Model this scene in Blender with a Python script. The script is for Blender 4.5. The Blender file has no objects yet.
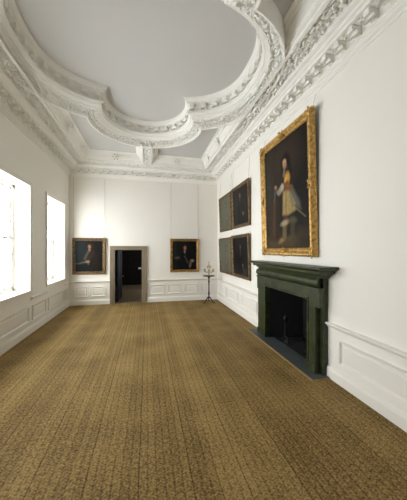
import bpy, math, random
import numpy as np
from mathutils import Vector, Matrix

random.seed(7)
SC = bpy.context.scene
COL = SC.collection
PI = math.pi

# ------------------------------------------------------------------ room measurements (metres)
XR, XL = 2.665, -2.596        # inner faces of the right and left walls
YB, YF = 9.33, -1.25          # inner faces of the back and front walls
EYE = 1.9
TOP = 5.36                    # sunk centre of the ceiling
FIELD = 5.10                  # sunk corner panels
SOFFIT = 4.80                 # underside of the ribs


# ------------------------------------------------------------------ helpers
def lin(c):
    return tuple((x / 12.92 if x <= 0.04045 else ((x + 0.055) / 1.055) ** 2.4) for x in c)


def rgb(r, g, b):
    return lin((r / 255, g / 255, b / 255)) + (1.0,)


class MB:
    """collects faces for one mesh object"""
    def __init__(self):
        self.v = []; self.f = []; self.m = []; self.s = []

    def add(self, verts, faces, mi=0, smooth=False, mat=None):
        o = len(self.v)
        if mat is not None:
            verts = [mat @ Vector(p) for p in verts]
        self.v += [tuple(p) for p in verts]
        for f in faces:
            self.f.append(tuple(i + o for i in f)); self.m.append(mi); self.s.append(smooth)

    def box(self, x0, x1, y0, y1, z0, z1, mi=0, mat=None):
        v = [(x0, y0, z0), (x1, y0, z0), (x1, y1, z0), (x0, y1, z0), (x0, y0, z1), (x1, y0, z1), (x1, y1, z1), (x0, y1, z1)]
        f = [(0, 3, 2, 1), (4, 5, 6, 7), (0, 1, 5, 4), (1, 2, 6, 5), (2, 3, 7, 6), (3, 0, 4, 7)]
        self.add(v, f, mi, False, mat)

    def lathe(self, prof, seg=20, mi=0, mat=None, smooth=True):
        v = []; f = []
        for r, z in prof:
            for k in range(seg):
                a = 2 * PI * k / seg
                v.append((r * math.cos(a), r * math.sin(a), z))
        for i in range(len(prof) - 1):
            for k in range(seg):
                k2 = (k + 1) % seg
                f.append((i * seg + k, i * seg + k2, (i + 1) * seg + k2, (i + 1) * seg + k))
        f.append(tuple(range(seg))[::-1]); f.append(tuple((len(prof) - 1) * seg + k for k in range(seg)))
        self.add(v, f, mi, smooth, mat)

    def tube(self, pts, rads, seg=8, mi=0, mat=None, flat=1.0):
        pts = [Vector(p) for p in pts]
        if not isinstance(rads, (list, tuple)): rads = [rads] * len(pts)
        v = []; f = []; n = len(pts)
        for i, p in enumerate(pts):
            t = (pts[min(i + 1, n - 1)] - pts[max(i - 1, 0)]).normalized()
            up = Vector((0, 0, 1)) if abs(t.z) < 0.92 else Vector((1, 0, 0))
            a = t.cross(up).normalized(); b = a.cross(t).normalized()
            for k in range(seg):
                q = 2 * PI * k / seg
                v.append(p + a * math.cos(q) * rads[i] * flat + b * math.sin(q) * rads[i])
        for i in range(n - 1):
            for k in range(seg):
                k2 = (k + 1) % seg
                f.append((i * seg + k, i * seg + k2, (i + 1) * seg + k2, (i + 1) * seg + k))
        f.append(tuple(range(seg))[::-1]); f.append(tuple((n - 1) * seg + k for k in range(seg)))
        self.add(v, f, mi, True, mat)

    def rows(self, rows, closed=False, mi=0, smooth=False, mat=None):
        """skin between equal-length point rows"""
        n = len(rows[0]); v = [p for r in rows for p in r]; f = []
        for i in range(len(rows) - 1):
            for k in range(n if closed else n - 1):
                k2 = (k + 1) % n
                f.append((i * n + k, i * n + k2, (i + 1) * n + k2, (i + 1) * n + k))
        self.add(v, f, mi, smooth, mat)

    def prism(self, poly, y0, y1, mi=0, mat=None):
        """polygon in x,z extruded along y"""
        n = len(poly)
        v = [(x, y0, z) for x, z in poly] + [(x, y1, z) for x, z in poly]
        f = [tuple(range(n)), tuple(range(n, 2 * n))[::-1]] + [(i, i + n, (i + 1) % n + n, (i + 1) % n) for i in range(n)]
        self.add(v, f, mi, False, mat)

    def build(self, name, mats, parent=None, loc=None, fix=True):
        me = bpy.data.meshes.new(name)
        me.from_pydata(self.v, [], self.f)
        for m in (mats if isinstance(mats, (list, tuple)) else [mats]): me.materials.append(m)
        me.polygons.foreach_set('material_index', self.m)
        me.polygons.foreach_set('use_smooth', self.s)
        if fix:
            import bmesh
            bm = bmesh.new(); bm.from_mesh(me); bmesh.ops.recalc_face_normals(bm, faces=bm.faces); bm.to_mesh(me); bm.free()
        me.update()
        o = bpy.data.objects.new(name, me); COL.objects.link(o)
        if parent is not None: o.parent = parent
        if loc is not None: o.location = loc
        return o


def structure(o):
    o['kind'] = 'structure'; return o


def tag(o, label, cat, group=None):
    o['label'] = label; o['category'] = cat
    if group: o['group'] = group
    return o


def empty(name, loc, rz=0.0, rx=0.0):
    o = bpy.data.objects.new(name, None); COL.objects.link(o)
    o.location = loc; o.rotation_euler = (rx, 0, rz); o.empty_display_size = 0.1
    return o


def copy_part(o, parent, loc, rz=0.0):
    c = o.copy(); COL.objects.link(c); c.parent = parent; c.location = loc; c.rotation_euler = (0, 0, rz)
    return c


# ------------------------------------------------------------------ materials
def new_mat(name):
    m = bpy.data.materials.new(name); m.use_nodes = True
    nt = m.node_tree; b = nt.nodes['Principled BSDF']
    return m, nt, b


def mat_plain(name, col, rough=0.6, metal=0.0, noise=0.0, nscale=6.0, bump=0.0, bscale=60.0, spec=0.4):
    m, nt, b = new_mat(name)
    b.inputs['Base Color'].default_value = col
    b.inputs['Roughness'].default_value = rough
    b.inputs['Metallic'].default_value = metal
    b.inputs['Specular IOR Level'].default_value = spec
    tc = nt.nodes.new('ShaderNodeTexCoord')
    if noise > 0:
        n = nt.nodes.new('ShaderNodeTexNoise'); n.inputs['Scale'].default_value = nscale; n.inputs['Detail'].default_value = 4
        nt.links.new(tc.outputs['Object'], n.inputs['Vector'])
        mx = nt.nodes.new('ShaderNodeMix'); mx.data_type = 'RGBA'
        mx.inputs[6].default_value = tuple(c * (1 - noise) for c in col[:3]) + (1,)
        mx.inputs[7].default_value = tuple(min(1, c * (1 + noise)) for c in col[:3]) + (1,)
        nt.links.new(n.outputs['Fac'], mx.inputs[0]); nt.links.new(mx.outputs[2], b.inputs['Base Color'])
    if bump > 0:
        n2 = nt.nodes.new('ShaderNodeTexNoise'); n2.inputs['Scale'].default_value = bscale; n2.inputs['Detail'].default_value = 3
        nt.links.new(tc.outputs['Object'], n2.inputs['Vector'])
        bp = nt.nodes.new('ShaderNodeBump'); bp.inputs['Strength'].default_value = bump; bp.inputs['Distance'].default_value = 0.01
        nt.links.new(n2.outputs['Fac'], bp.inputs['Height']); nt.links.new(bp.outputs['Normal'], b.inputs['Normal'])
    return m


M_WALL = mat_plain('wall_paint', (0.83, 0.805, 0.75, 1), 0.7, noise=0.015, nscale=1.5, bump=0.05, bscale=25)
M_PANEL = mat_plain('panel_paint', (0.82, 0.795, 0.735, 1), 0.5, noise=0.015, nscale=2)
M_PLASTER = mat_plain('plaster', (0.83, 0.82, 0.775, 1), 0.8, noise=0.03, nscale=5, bump=0.08, bscale=50)
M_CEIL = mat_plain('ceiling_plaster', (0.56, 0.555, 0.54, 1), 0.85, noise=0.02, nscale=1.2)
M_STONE = mat_plain('architrave_stone', rgb(128, 116, 96), 0.7, noise=0.12, nscale=9, bump=0.15, bscale=80)
M_HEARTH = mat_plain('hearth_slate', rgb(72, 78, 78), 0.5, noise=0.35, nscale=7, bump=0.2, bscale=40)
M_SOOT = mat_plain('soot_brick', rgb(13, 13, 16), 0.9, noise=0.5, nscale=9, bump=0.4, bscale=30)
M_IRON = mat_plain('dull_iron', rgb(40, 38, 42), 0.45, metal=0.7, noise=0.2, nscale=30)
M_BLACK = mat_plain('ebonised_wood', rgb(24, 22, 20), 0.35, noise=0.2, nscale=20)
M_GILT = mat_plain('pale_gilt', rgb(158, 132, 82), 0.45, metal=0.3, noise=0.2, nscale=40)
M_WAX = mat_plain('candle_wax', rgb(238, 230, 206), 0.5)
M_CRYSTAL = mat_plain('crystal', rgb(196, 184, 152), 0.12, spec=0.8)
M_CORD = mat_plain('picture_cord', rgb(176, 172, 164), 0.6)
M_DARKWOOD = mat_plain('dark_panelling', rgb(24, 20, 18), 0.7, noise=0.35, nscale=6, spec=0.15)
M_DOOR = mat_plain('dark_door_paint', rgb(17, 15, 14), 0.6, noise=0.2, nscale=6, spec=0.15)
M_PASSFLOOR = mat_plain('passage_boards', rgb(112, 94, 70), 0.6, noise=0.3, nscale=5)
M_BRASS = mat_plain('worn_brass', rgb(190, 165, 110), 0.35, metal=0.8)
M_WHITE = mat_plain('white_enamel', rgb(232, 230, 222), 0.35)
M_FRAMEBACK = mat_plain('frame_back_wood', rgb(46, 36, 28), 0.7, noise=0.2, nscale=12)
M_MATEDGE = mat_plain('mat_binding', rgb(150, 122, 80), 0.8, noise=0.2, nscale=40, bump=0.2, bscale=150)


def mat_green():
    m, nt, b = new_mat('green_marble')
    tc = nt.nodes.new('ShaderNodeTexCoord')
    n = nt.nodes.new('ShaderNodeTexNoise'); n.inputs['Scale'].default_value = 5.5; n.inputs['Detail'].default_value = 7; n.inputs['Distortion'].default_value = 1.4
    r = nt.nodes.new('ShaderNodeValToRGB')
    r.color_ramp.elements[0].position = 0.3; r.color_ramp.elements[0].color = rgb(29, 36, 18)
    r.color_ramp.elements[1].position = 0.72; r.color_ramp.elements[1].color = rgb(66, 74, 37)
    e = r.color_ramp.elements.new(0.52); e.color = rgb(46, 54, 28)
    nt.links.new(tc.outputs['Object'], n.inputs['Vector']); nt.links.new(n.outputs['Fac'], r.inputs[0])
    nt.links.new(r.outputs[0], b.inputs['Base Color'])
    b.inputs['Roughness'].default_value = 0.38
    return m


M_GREEN = mat_green()


def mat_gilt(name, light, dark, scale=28.0, metal=0.55, rough=0.42):
    m, nt, b = new_mat(name)
    tc = nt.nodes.new('ShaderNodeTexCoord')
    n = nt.nodes.new('ShaderNodeTexNoise'); n.inputs['Scale'].default_value = scale; n.inputs['Detail'].default_value = 5
    r = nt.nodes.new('ShaderNodeValToRGB')
    r.color_ramp.elements[0].position = 0.36; r.color_ramp.elements[0].color = dark
    r.color_ramp.elements[1].position = 0.6; r.color_ramp.elements[1].color = light
    nt.links.new(tc.outputs['Object'], n.inputs['Vector']); nt.links.new(n.outputs['Fac'], r.inputs[0])
    nt.links.new(r.outputs[0], b.inputs['Base Color'])
    b.inputs['Metallic'].default_value = metal; b.inputs['Roughness'].default_value = rough
    bp = nt.nodes.new('ShaderNodeBump'); bp.inputs['Strength'].default_value = 0.3; bp.inputs['Distance'].default_value = 0.01
    nt.links.new(n.outputs['Fac'], bp.inputs['Height']); nt.links.new(bp.outputs['Normal'], b.inputs['Normal'])
    return m


M_GOLD = mat_gilt('carved_gilt', rgb(204, 166, 96), rgb(150, 112, 54), 20.0)
M_OLDGOLD = mat_gilt('tarnished_gilt', rgb(124, 98, 58), rgb(62, 46, 26), 22, 0.35, 0.5)
M_MIDGOLD = mat_gilt('worn_gilt', rgb(176, 136, 66), rgb(84, 60, 28), 22, 0.45, 0.45)


def mat_glass():
    m = bpy.data.materials.new('window_glass'); m.use_nodes = True
    nt = m.node_tree; nt.nodes.clear()
    out = nt.nodes.new('ShaderNodeOutputMaterial'); mx = nt.nodes.new('ShaderNodeMixShader')
    t = nt.nodes.new('ShaderNodeBsdfTransparent'); g = nt.nodes.new('ShaderNodeBsdfGlossy'); g.inputs['Roughness'].default_value = 0.03
    mx.inputs[0].default_value = 0.06
    nt.links.new(t.outputs[0], mx.inputs[1]); nt.links.new(g.outputs[0], mx.inputs[2]); nt.links.new(mx.outputs[0], out.inputs['Surface'])
    return m


M_GLASS = mat_glass()


def mat_canvas():
    m, nt, b = new_mat('oil_paint')
    a = nt.nodes.new('ShaderNodeAttribute'); a.attribute_name = 'pigment'
    tc = nt.nodes.new('ShaderNodeTexCoord')
    n = nt.nodes.new('ShaderNodeTexNoise'); n.inputs['Scale'].default_value = 14; n.inputs['Detail'].default_value = 6
    nt.links.new(tc.outputs['Object'], n.inputs['Vector'])
    mr = nt.nodes.new('ShaderNodeMapRange'); mr.inputs[3].default_value = 0.45; mr.inputs[4].default_value = 0.95
    nt.links.new(n.outputs['Fac'], mr.inputs[0])
    mul = nt.nodes.new('ShaderNodeVectorMath'); mul.operation = 'SCALE'
    nt.links.new(a.outputs['Color'], mul.inputs[0]); nt.links.new(mr.outputs[0], mul.inputs['Scale'])
    nt.links.new(mul.outputs[0], b.inputs['Base Color'])
    b.inputs['Roughness'].default_value = 0.5; b.inputs['Specular IOR Level'].default_value = 0.12
    return m


M_CANVAS = mat_canvas()


def mat_matting():
    """plaited rush matting sewn from long strips that run down the room"""
    m, nt, b = new_mat('rush_matting')
    N = nt.nodes.new; L = nt.links.new
    tc = N('ShaderNodeTexCoord'); sp = N('ShaderNodeSeparateXYZ'); L(tc.outputs['Object'], sp.inputs[0])

    def math_(op, a, bval=None, c=None):
        n = N('ShaderNodeMath'); n.operation = op
        for i, q in enumerate((a, bval, c)):
            if q is None: continue
            if isinstance(q, (int, float)): n.inputs[i].default_value = q
            else: L(q, n.inputs[i])
        return n.outputs[0]
    x, y = sp.outputs[0], sp.outputs[1]
    wob = N('ShaderNodeTexNoise'); wob.inputs['Scale'].default_value = 0.8; L(tc.outputs['Object'], wob.inputs['Vector'])
    xw = math_('ADD', x, math_('MULTIPLY', math_('SUBTRACT', wob.outputs['Fac'], 0.5), 0.035))
    # strips 0.43 m, plaits 0.086 m
    us = math_('DIVIDE', math_('ADD', xw, 10.17), 0.43); fs = math_('FRACT', us)
    up = math_('MULTIPLY', us, 6.0); fp = math_('FRACT', up)
    seam = math_('LESS_THAN', math_('ABSOLUTE', math_('SUBTRACT', fs, 0.5)), 0.011)
    es = math_('ABSOLUTE', math_('SUBTRACT', fp, 0.5))       # 0 in the middle .. 0.5 at the edge of a plait
    groove = N('ShaderNodeMapRange'); groove.inputs[1].default_value = 0.36; groove.inputs[2].default_value = 0.5; L(es, groove.inputs[0])
    # herringbone plait
    hb = math_('SINE', math_('ADD', math_('MULTIPLY', y, 230.0), math_('MULTIPLY', es, 11.0)))
    hbn = math_('MULTIPLY_ADD', hb, 0.5, 0.5)
    wn = N('ShaderNodeTexWhiteNoise'); wn.noise_dimensions = '1D'; L(math_('FLOOR', up), wn.inputs['W'])
    wn2 = N('ShaderNodeTexWhiteNoise'); wn2.noise_dimensions = '1D'; L(math_('FLOOR', us), wn2.inputs['W'])
    # reed flecks
    vm = N('ShaderNodeVectorMath'); vm.operation = 'MULTIPLY'; vm.inputs[1].default_value = (48, 34, 1); L(tc.outputs['Object'], vm.inputs[0])
    fl = N('ShaderNodeTexNoise'); fl.inputs['Scale'].default_value = 1.0; fl.inputs['Detail'].default_value = 3; L(vm.outputs[0], fl.inputs['Vector'])
    blot = N('ShaderNodeTexNoise'); blot.inputs['Scale'].default_value = 1.6; blot.inputs['Detail'].default_value = 4; L(tc.outputs['Object'], blot.inputs['Vector'])
    t = math_('MULTIPLY', fl.outputs['Fac'], 1.0)
    t = math_('ADD', t, math_('MULTIPLY', hbn, 0.14))
    t = math_('ADD', t, math_('MULTIPLY', wn.outputs[0], 0.09))
    t = math_('ADD', t, math_('MULTIPLY', wn2.outputs[0], 0.08))
    t = math_('ADD', t, math_('MULTIPLY', blot.outputs['Fac'], 0.35))
    t = math_('SUBTRACT', t, math_('MULTIPLY', groove.outputs[0], 0.15))
    t = math_('SUBTRACT', t, math_('MULTIPLY', seam, 0.13))
    r = N('ShaderNodeValToRGB')
    e = r.color_ramp.elements
    e[0].position = 0.38; e[0].color = rgb(46, 36, 18)
    e[1].position = 1.02; e[1].color = rgb(160, 134, 84)
    q = e.new(0.70); q.color = rgb(110, 88, 48)
    L(t, r.inputs[0]); L(r.outputs[0], b.inputs['Base Color'])
    b.inputs['Roughness'].default_value = 0.75; b.inputs['Specular IOR Level'].default_value = 0.2
    bp = N('ShaderNodeBump'); bp.inputs['Strength'].default_value = 0.35; bp.inputs['Distance'].default_value = 0.008
    L(t, bp.inputs['Height']); L(bp.outputs['Normal'], b.inputs['Normal'])
    return m


M_MAT = mat_matting()

# ------------------------------------------------------------------ walls with real openings
def wall_cells(us, zs, holes):
    """rectangles of a wall in (u,z) minus holes [(u0,u1,z0,z1)]"""
    us = sorted(set(us + [h[0] for h in holes] + [h[1] for h in holes]))
    zs = sorted(set(zs + [h[2] for h in holes] + [h[3] for h in holes]))
    for i in range(len(us) - 1):
        for j in range(len(zs) - 1):
            cu = (us[i] + us[i + 1]) / 2; cz = (zs[j] + zs[j + 1]) / 2
            if any(h[0] < cu < h[1] and h[2] < cz < h[3] for h in holes): continue
            yield us[i], us[i + 1], zs[j], zs[j + 1]


LT, BT = 0.42, 0.30                                   # thickness of the left and back walls
WIN_Z0, WIN_Z1 = 0.98, 3.35
WINS = [(7.40, 8.78), (5.00, 6.38), (2.60, 3.98)]
w = MB()
for a, b_, c, d in wall_cells([YF - 0.3, YB + BT], [-0.1, 5.7], [(y0, y1, WIN_Z0, WIN_Z1) for y0, y1 in WINS]):
    w.box(XL - LT, XL, a, b_, c, d)
structure(w.build('wall_left', M_WALL))
FP = (3.45, 5.05, 0.0, 1.20)                          # rough opening of the fireplace
w = MB()
for a, b_, c, d in wall_cells([YF - 0.3, YB + BT], [-0.1, 5.7], [(FP[0], FP[1], -0.1, FP[3])]):
    w.box(XR, XR + 0.3, a, b_, c, d)
structure(w.build('wall_right', M_WALL))
DX0, DX1, DZ = -1.106, -0.187, 1.90                   # clear opening of the doorway
w = MB()
for a, b_, c, d in wall_cells([XL, XR], [-0.1, 5.7], [(DX0, DX1, -0.1, DZ)]):
    w.box(a, b_, YB, YB + BT, c, d)
structure(w.build('wall_back', M_WALL))
w = MB(); w.box(XL, XR, YF - 0.3, YF, -0.1, 5.7); structure(w.build('wall_front', M_WALL))
w = MB(); w.box(XL, XR, YF, YB, -0.1, 0.0); structure(w.build('floor', M_MAT))

# passage behind the doorway
PX0, PX1, PY1 = -2.4, 1.5, 14.2
w = MB(); w.box(PX0, PX1, YB, PY1, -0.1, -0.004); structure(w.build('floor_passage', M_PASSFLOOR))
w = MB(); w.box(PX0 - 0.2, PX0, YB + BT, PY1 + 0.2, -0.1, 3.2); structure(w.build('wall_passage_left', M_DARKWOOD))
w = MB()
for a, b_, c, d in wall_cells([YB + BT, PY1 + 0.2], [-0.1, 3.2], [(11.5, 12.6, 1.0, 2.4)]): w.box(PX1, PX1 + 0.2, a, b_, c, d)  # hole for an added, unseen window that lets daylight onto the passage floor
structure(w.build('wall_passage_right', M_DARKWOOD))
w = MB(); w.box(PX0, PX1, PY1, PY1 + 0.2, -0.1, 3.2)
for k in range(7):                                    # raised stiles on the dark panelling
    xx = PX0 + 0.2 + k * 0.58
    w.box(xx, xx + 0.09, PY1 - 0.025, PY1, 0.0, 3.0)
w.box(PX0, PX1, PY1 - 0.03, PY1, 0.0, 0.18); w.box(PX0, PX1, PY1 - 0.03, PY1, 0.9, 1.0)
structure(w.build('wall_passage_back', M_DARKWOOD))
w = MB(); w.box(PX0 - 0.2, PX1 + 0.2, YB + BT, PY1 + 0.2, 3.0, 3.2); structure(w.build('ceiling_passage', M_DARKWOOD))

# ------------------------------------------------------------------ ceiling
RC = (0.0, 4.35); RA, RB, RN = 1.83, 1.34, 2.6        # main body of the wreath: centre, half sizes, squareness
LC, LR = (0.0, 5.99), 0.90                            # far lobe: centre and radius


def sup(x, a, b):
    q = 1 - (abs(x) / a) ** RN
    return b * max(q, 0.0) ** (1 / RN)


def wreath_path(o, nl=26, nm=22):
    """outline of the lobed wreath at offset o, closed, counter-clockwise from the right side"""
    a, b, r = RA + o, RB + o, LR + o
    cy = LC[1] - RC[1]
    # where the lobe meets the body
    best = None; lo, hi = 0.1, r - 1e-6
    g = lambda x: cy - math.sqrt(max(r * r - x * x, 0)) - sup(x, a, b) if b < cy else cy + math.sqrt(max(r * r - x * x, 0)) - sup(x, a, b)
    xs = [0.3 + i * 0.002 for i in range(int((r - 0.3) / 0.002))]
    xi = r * 0.98; yi = sup(xi, a, b)
    cands = []
    for x in xs:
        for sgn in (1, -1):
            y = cy + sgn * math.sqrt(max(r * r - x * x, 0))
            cands.append((abs(y - sup(x, a, b)), x, y))
    _, xi, yi = min(cands)
    # quarter: body from (a,0) to (xi,yi), lobe from (xi,yi) to (0,cy+r)
    t1 = math.atan2((yi / b) ** (RN / 2), (xi / a) ** (RN / 2))
    q = []
    for i in range(nm):
        t = t1 * i / nm
        q.append((a * math.cos(t) ** (2 / RN), b * math.sin(t) ** (2 / RN)))
    s0 = math.atan2(yi - cy, xi)
    for i in range(nl):
        s = s0 + (PI / 2 - s0) * i / nl
        q.append((r * math.cos(s), cy + r * math.sin(s)))
    q.append((0, cy + r))
    pts = q + [(-x, y) for x, y in q[-2::-1]]          # upper half to (-a,0)
    pts = pts + [(x, -y) for x, y in pts[-2:0:-1]]     # mirrored near half
    return [(RC[0] + x, RC[1] + y) for x, y in pts]


WPROF = [(-0.012, TOP), (0.0, 5.345), (0.004, 5.335), (0.012, 5.31), (0.035, 5.285), (0.05, 5.28), (0.05, 5.245), (0.075, 5.24), (0.125, 5.235), (0.125, 5.115),
         (0.095, 5.105), (0.075, 5.095), (0.072, 5.05), (0.085, 5.035), (0.10, 5.005), (0.10, 4.99), (0.125, 4.985), (0.135, 4.965), (0.165, 4.955), (0.17, 4.935),
         (0.195, 4.925), (0.21, 4.99), (0.355, 4.93), (0.365, 4.81), (0.385, 4.796), (0.395, 4.796), (0.395, FIELD)]

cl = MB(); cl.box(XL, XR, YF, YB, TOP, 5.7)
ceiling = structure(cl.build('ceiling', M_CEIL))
fl = MB(); inner = wreath_path(0.37); outer = []
for x, y in inner:
    dx, dy = x - RC[0], y - RC[1]
    k = min(((XR if dx > 0 else XL) - RC[0]) / dx if abs(dx) > 1e-6 else 1e9, ((YB if dy > 0 else YF) - RC[1]) / dy if abs(dy) > 1e-6 else 1e9)
    outer.append((RC[0] + dx * k, RC[1] + dy * k))
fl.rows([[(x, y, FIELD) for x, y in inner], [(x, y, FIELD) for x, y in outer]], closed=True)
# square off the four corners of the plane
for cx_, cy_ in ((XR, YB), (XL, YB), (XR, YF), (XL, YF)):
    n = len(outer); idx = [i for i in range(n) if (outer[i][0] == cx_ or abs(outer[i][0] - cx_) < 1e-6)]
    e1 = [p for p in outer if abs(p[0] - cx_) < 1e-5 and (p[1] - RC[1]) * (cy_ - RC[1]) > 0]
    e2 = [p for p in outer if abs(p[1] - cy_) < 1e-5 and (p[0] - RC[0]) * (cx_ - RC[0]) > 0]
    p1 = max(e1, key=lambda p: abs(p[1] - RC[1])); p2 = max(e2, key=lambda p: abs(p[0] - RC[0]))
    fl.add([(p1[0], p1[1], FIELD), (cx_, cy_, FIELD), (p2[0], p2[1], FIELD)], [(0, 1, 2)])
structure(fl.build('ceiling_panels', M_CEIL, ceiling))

wr = MB()
wr.rows([[(x, y, z) for x, y in wreath_path(o)] for o, z in WPROF], closed=True)
wreath = structure(wr.build('trim_1', M_PLASTER))
wreath['label'] = 'deep lobed plaster wreath moulding in the middle of the ceiling'


# leafy relief, cut from small curled leaves
LEAF = ([(0, 0, 0), (.42, .34, .06), (.42, -.34, .06), (.45, 0, .48), (.95, .16, .30), (.95, -.16, .30), (1.05, 0, .62)],
        [(0, 1, 3), (0, 3, 2), (1, 4, 6, 3), (3, 6, 5, 2)])


def leaf(mb, p, ang, size, down=True, normal=None, thick=1.0):
    c, s = math.cos(ang), math.sin(ang)
    out = []
    for u, v, w_ in LEAF[0]:
        a, b = (u * c - v * s) * size, (u * s + v * c) * size
        if normal is None:
            out.append((p[0] + a, p[1] + b, p[2] - w_ * size * thick))
        else:
            n, t1, t2 = normal
            out.append(tuple(p[i] + t1[i] * a + t2[i] * b + n[i] * w_ * size * thick for i in range(3)))
    mb.add(out, LEAF[1])


def scroll(mb, p, d, size, frame=None):
    """a knot of leaves curling round a centre, standing off the ground behind it"""
    N, T1, T2 = frame or (Vector((0, 0, -1)), Vector((1, 0, 0)), Vector((0, 1, 0)))
    a0 = random.random() * 6.28; p = Vector(p)
    for k in range(4):
        a = a0 + k * 1.571 + random.uniform(-.3, .3)
        r = size * 0.20
        c = p + T1 * (r * math.cos(a)) + T2 * (r * math.sin(a)) - N * (random.random() * 0.015)
        leaf(mb, c, a + d * 0.9, size * random.uniform(0.5, 0.8), normal=(N, T1, T2), thick=random.uniform(0.4, 0.9))


lf = MB()
for o, z in ((0.235, 4.915), (0.325, 4.858)):
    P = wreath_path(o); n = len(P); acc = 0.03
    for i in range(n):
        p, q = P[i], P[(i + 1) % n]
        L = math.hypot(q[0] - p[0], q[1] - p[1]); t = acc
        T = Vector(((q[0] - p[0]) / L, (q[1] - p[1]) / L, 0)); I = Vector((-T.y, T.x, 0))
        N = (I * 0.5 - Vector((0, 0, 1)) * 0.86).normalized(); T2 = N.cross(T)
        while t < L:
            x = p[0] + (q[0] - p[0]) * t / L; y = p[1] + (q[1] - p[1]) * t / L
            if y > 2.2:
                scroll(lf, (x, y, z), random.choice((-1, 1)), random.uniform(0.085, 0.12), (N, T, T2))
            t += 0.085
        acc = t - L
lf.build('leaf_band', M_PLASTER, wreath)


# scrolled acanthus bracket: x along the moulding, y outwards from its face, z up (origin at the top back edge)
def bracket_mesh(wd, pr, ht):
    mb = MB()
    prof = [(0, 0), (pr, 0), (pr, -0.16 * ht)]
    for k in range(7):
        a = 0.3 + k * 0.5
        prof.append((pr * 0.86 + 0.16 * pr * math.cos(a), -0.36 * ht - 0.22 * ht * math.sin(a)))
    prof += [(pr * 0.62, -0.42 * ht), (pr * 0.42, -0.58 * ht), (pr * 0.25, -0.85 * ht), (pr * 0.1, -ht), (0, -ht)]
    n = len(prof)
    v = [(-wd / 2, y, z) for y, z in prof] + [(wd / 2, y, z) for y, z in prof]
    f = [tuple(range(n)), tuple(range(n, 2 * n))] + [(i, (i + 1) % n, (i + 1) % n + n, i + n) for i in range(n)]
    mb.add(v, f)
    # the leaf under the scroll
    for sx, an in ((-0.28, -0.15), (0.28, 0.15), (0, 0)):
        t1 = Vector((math.sin(an), 0.75 * math.cos(an), -0.35)).normalized(); t2 = Vector((1, 0, 0)); nn = t1.cross(t2).normalized()
        if nn.z > 0: nn = -nn
        leaf(mb, (sx * wd, pr * 0.28, -0.62 * ht), 0, ht * 0.8, normal=(nn, t1, t2), thick=0.7)
    return mb


# brackets round the inside of the wreath
P = wreath_path(0.125); n = len(P); proto = None
dist = 0.14
for i in range(n):
    p, q = P[i], P[(i + 1) % n]
    L = math.hypot(q[0] - p[0], q[1] - p[1]); t = dist
    while t < L:
        x = p[0] + (q[0] - p[0]) * t / L; y = p[1] + (q[1] - p[1]) * t / L
        tx, ty = (q[0] - p[0]) / L, (q[1] - p[1]) / L          # travelling counter-clockwise: inside lies to the left
        nx, ny = -ty, tx
        rz = math.atan2(-nx, ny)
        if y > 2.0:
            if proto is None:
                proto = bracket_mesh(0.10, 0.085, 0.125).build('bracket', M_PLASTER, wreath)
                proto.location = (x, y, 5.236); proto.rotation_euler = (0, 0, rz)
            else:
                copy_part(proto, wreath, (x, y, 5.236), rz)
        t += 0.275
    dist = t - L

# cornices: profile (distance from the wall, height)
CPROF = [(0.0, 4.42), (0.02, 4.43), (0.02, 4.455), (0.05, 4.475), (0.055, 4.50), (0.075, 4.515), (0.075, 4.535), (0.085, 4.54), (0.085, 4.655), (0.10, 4.66), (0.245, 4.665),
         (0.25, 4.705), (0.275, 4.715), (0.295, 4.74), (0.315, 4.745), (0.34, 4.755), (0.35, 4.86), (0.575, 4.89), (0.585, 4.79), (0.625, SOFFIT)]
SPROF = [(0.625, SOFFIT), (0.632, 4.845), (0.665, 4.855), (0.67, 4.885), (0.69, 4.90), (0.735, 5.01), (0.765, 5.02), (0.77, 5.045), (0.80, 5.07), (0.83, 5.075), (0.83, FIELD + 0.004)]
OUT = wreath_path(0.36)


def wreath_hit(x, far):
    """y at which a side moulding at this x runs into the wreath"""
    if abs(x) > max(p[0] for p in OUT): return RC[1]
    ys = []
    for i in range(len(OUT)):
        p, q = OUT[i], OUT[(i + 1) % len(OUT)]
        if (p[0] - x) * (q[0] - x) < 0: ys.append(p[1] + (q[1] - p[1]) * (x - p[0]) / (q[0] - p[0]))
    return (max(ys) if far else min(ys))


def bandleaves(mb, x0, x1, y0, y1, z):
    """scrolling foliage over a soffit rectangle"""
    nx = max(1, round((x1 - x0) / 0.08)); ny = max(1, round((y1 - y0) / 0.08))
    for i in range(nx):
        for j in range(ny):
            scroll(mb, (x0 + (i + .5) * (x1 - x0) / nx + random.uniform(-.012, .012), y0 + (j + .5) * (y1 - y0) / ny + random.uniform(-.012, .012), z),
                   random.choice((-1, 1)), random.uniform(0.085, 0.125))


def rosette_mesh(r):
    mb = MB()
    for k in range(6):
        a = k * PI / 3
        leaf(mb, (0, 0, 0), a, r, normal=(Vector((0, 0, 1)), Vector((1, 0, 0)), Vector((0, 1, 0))), thick=0.8)
    mb.lathe([(r * .32, 0), (r * .32, r * .3), (r * .2, r * .5), (0.001, r * .55)], 8)
    return mb


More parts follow.
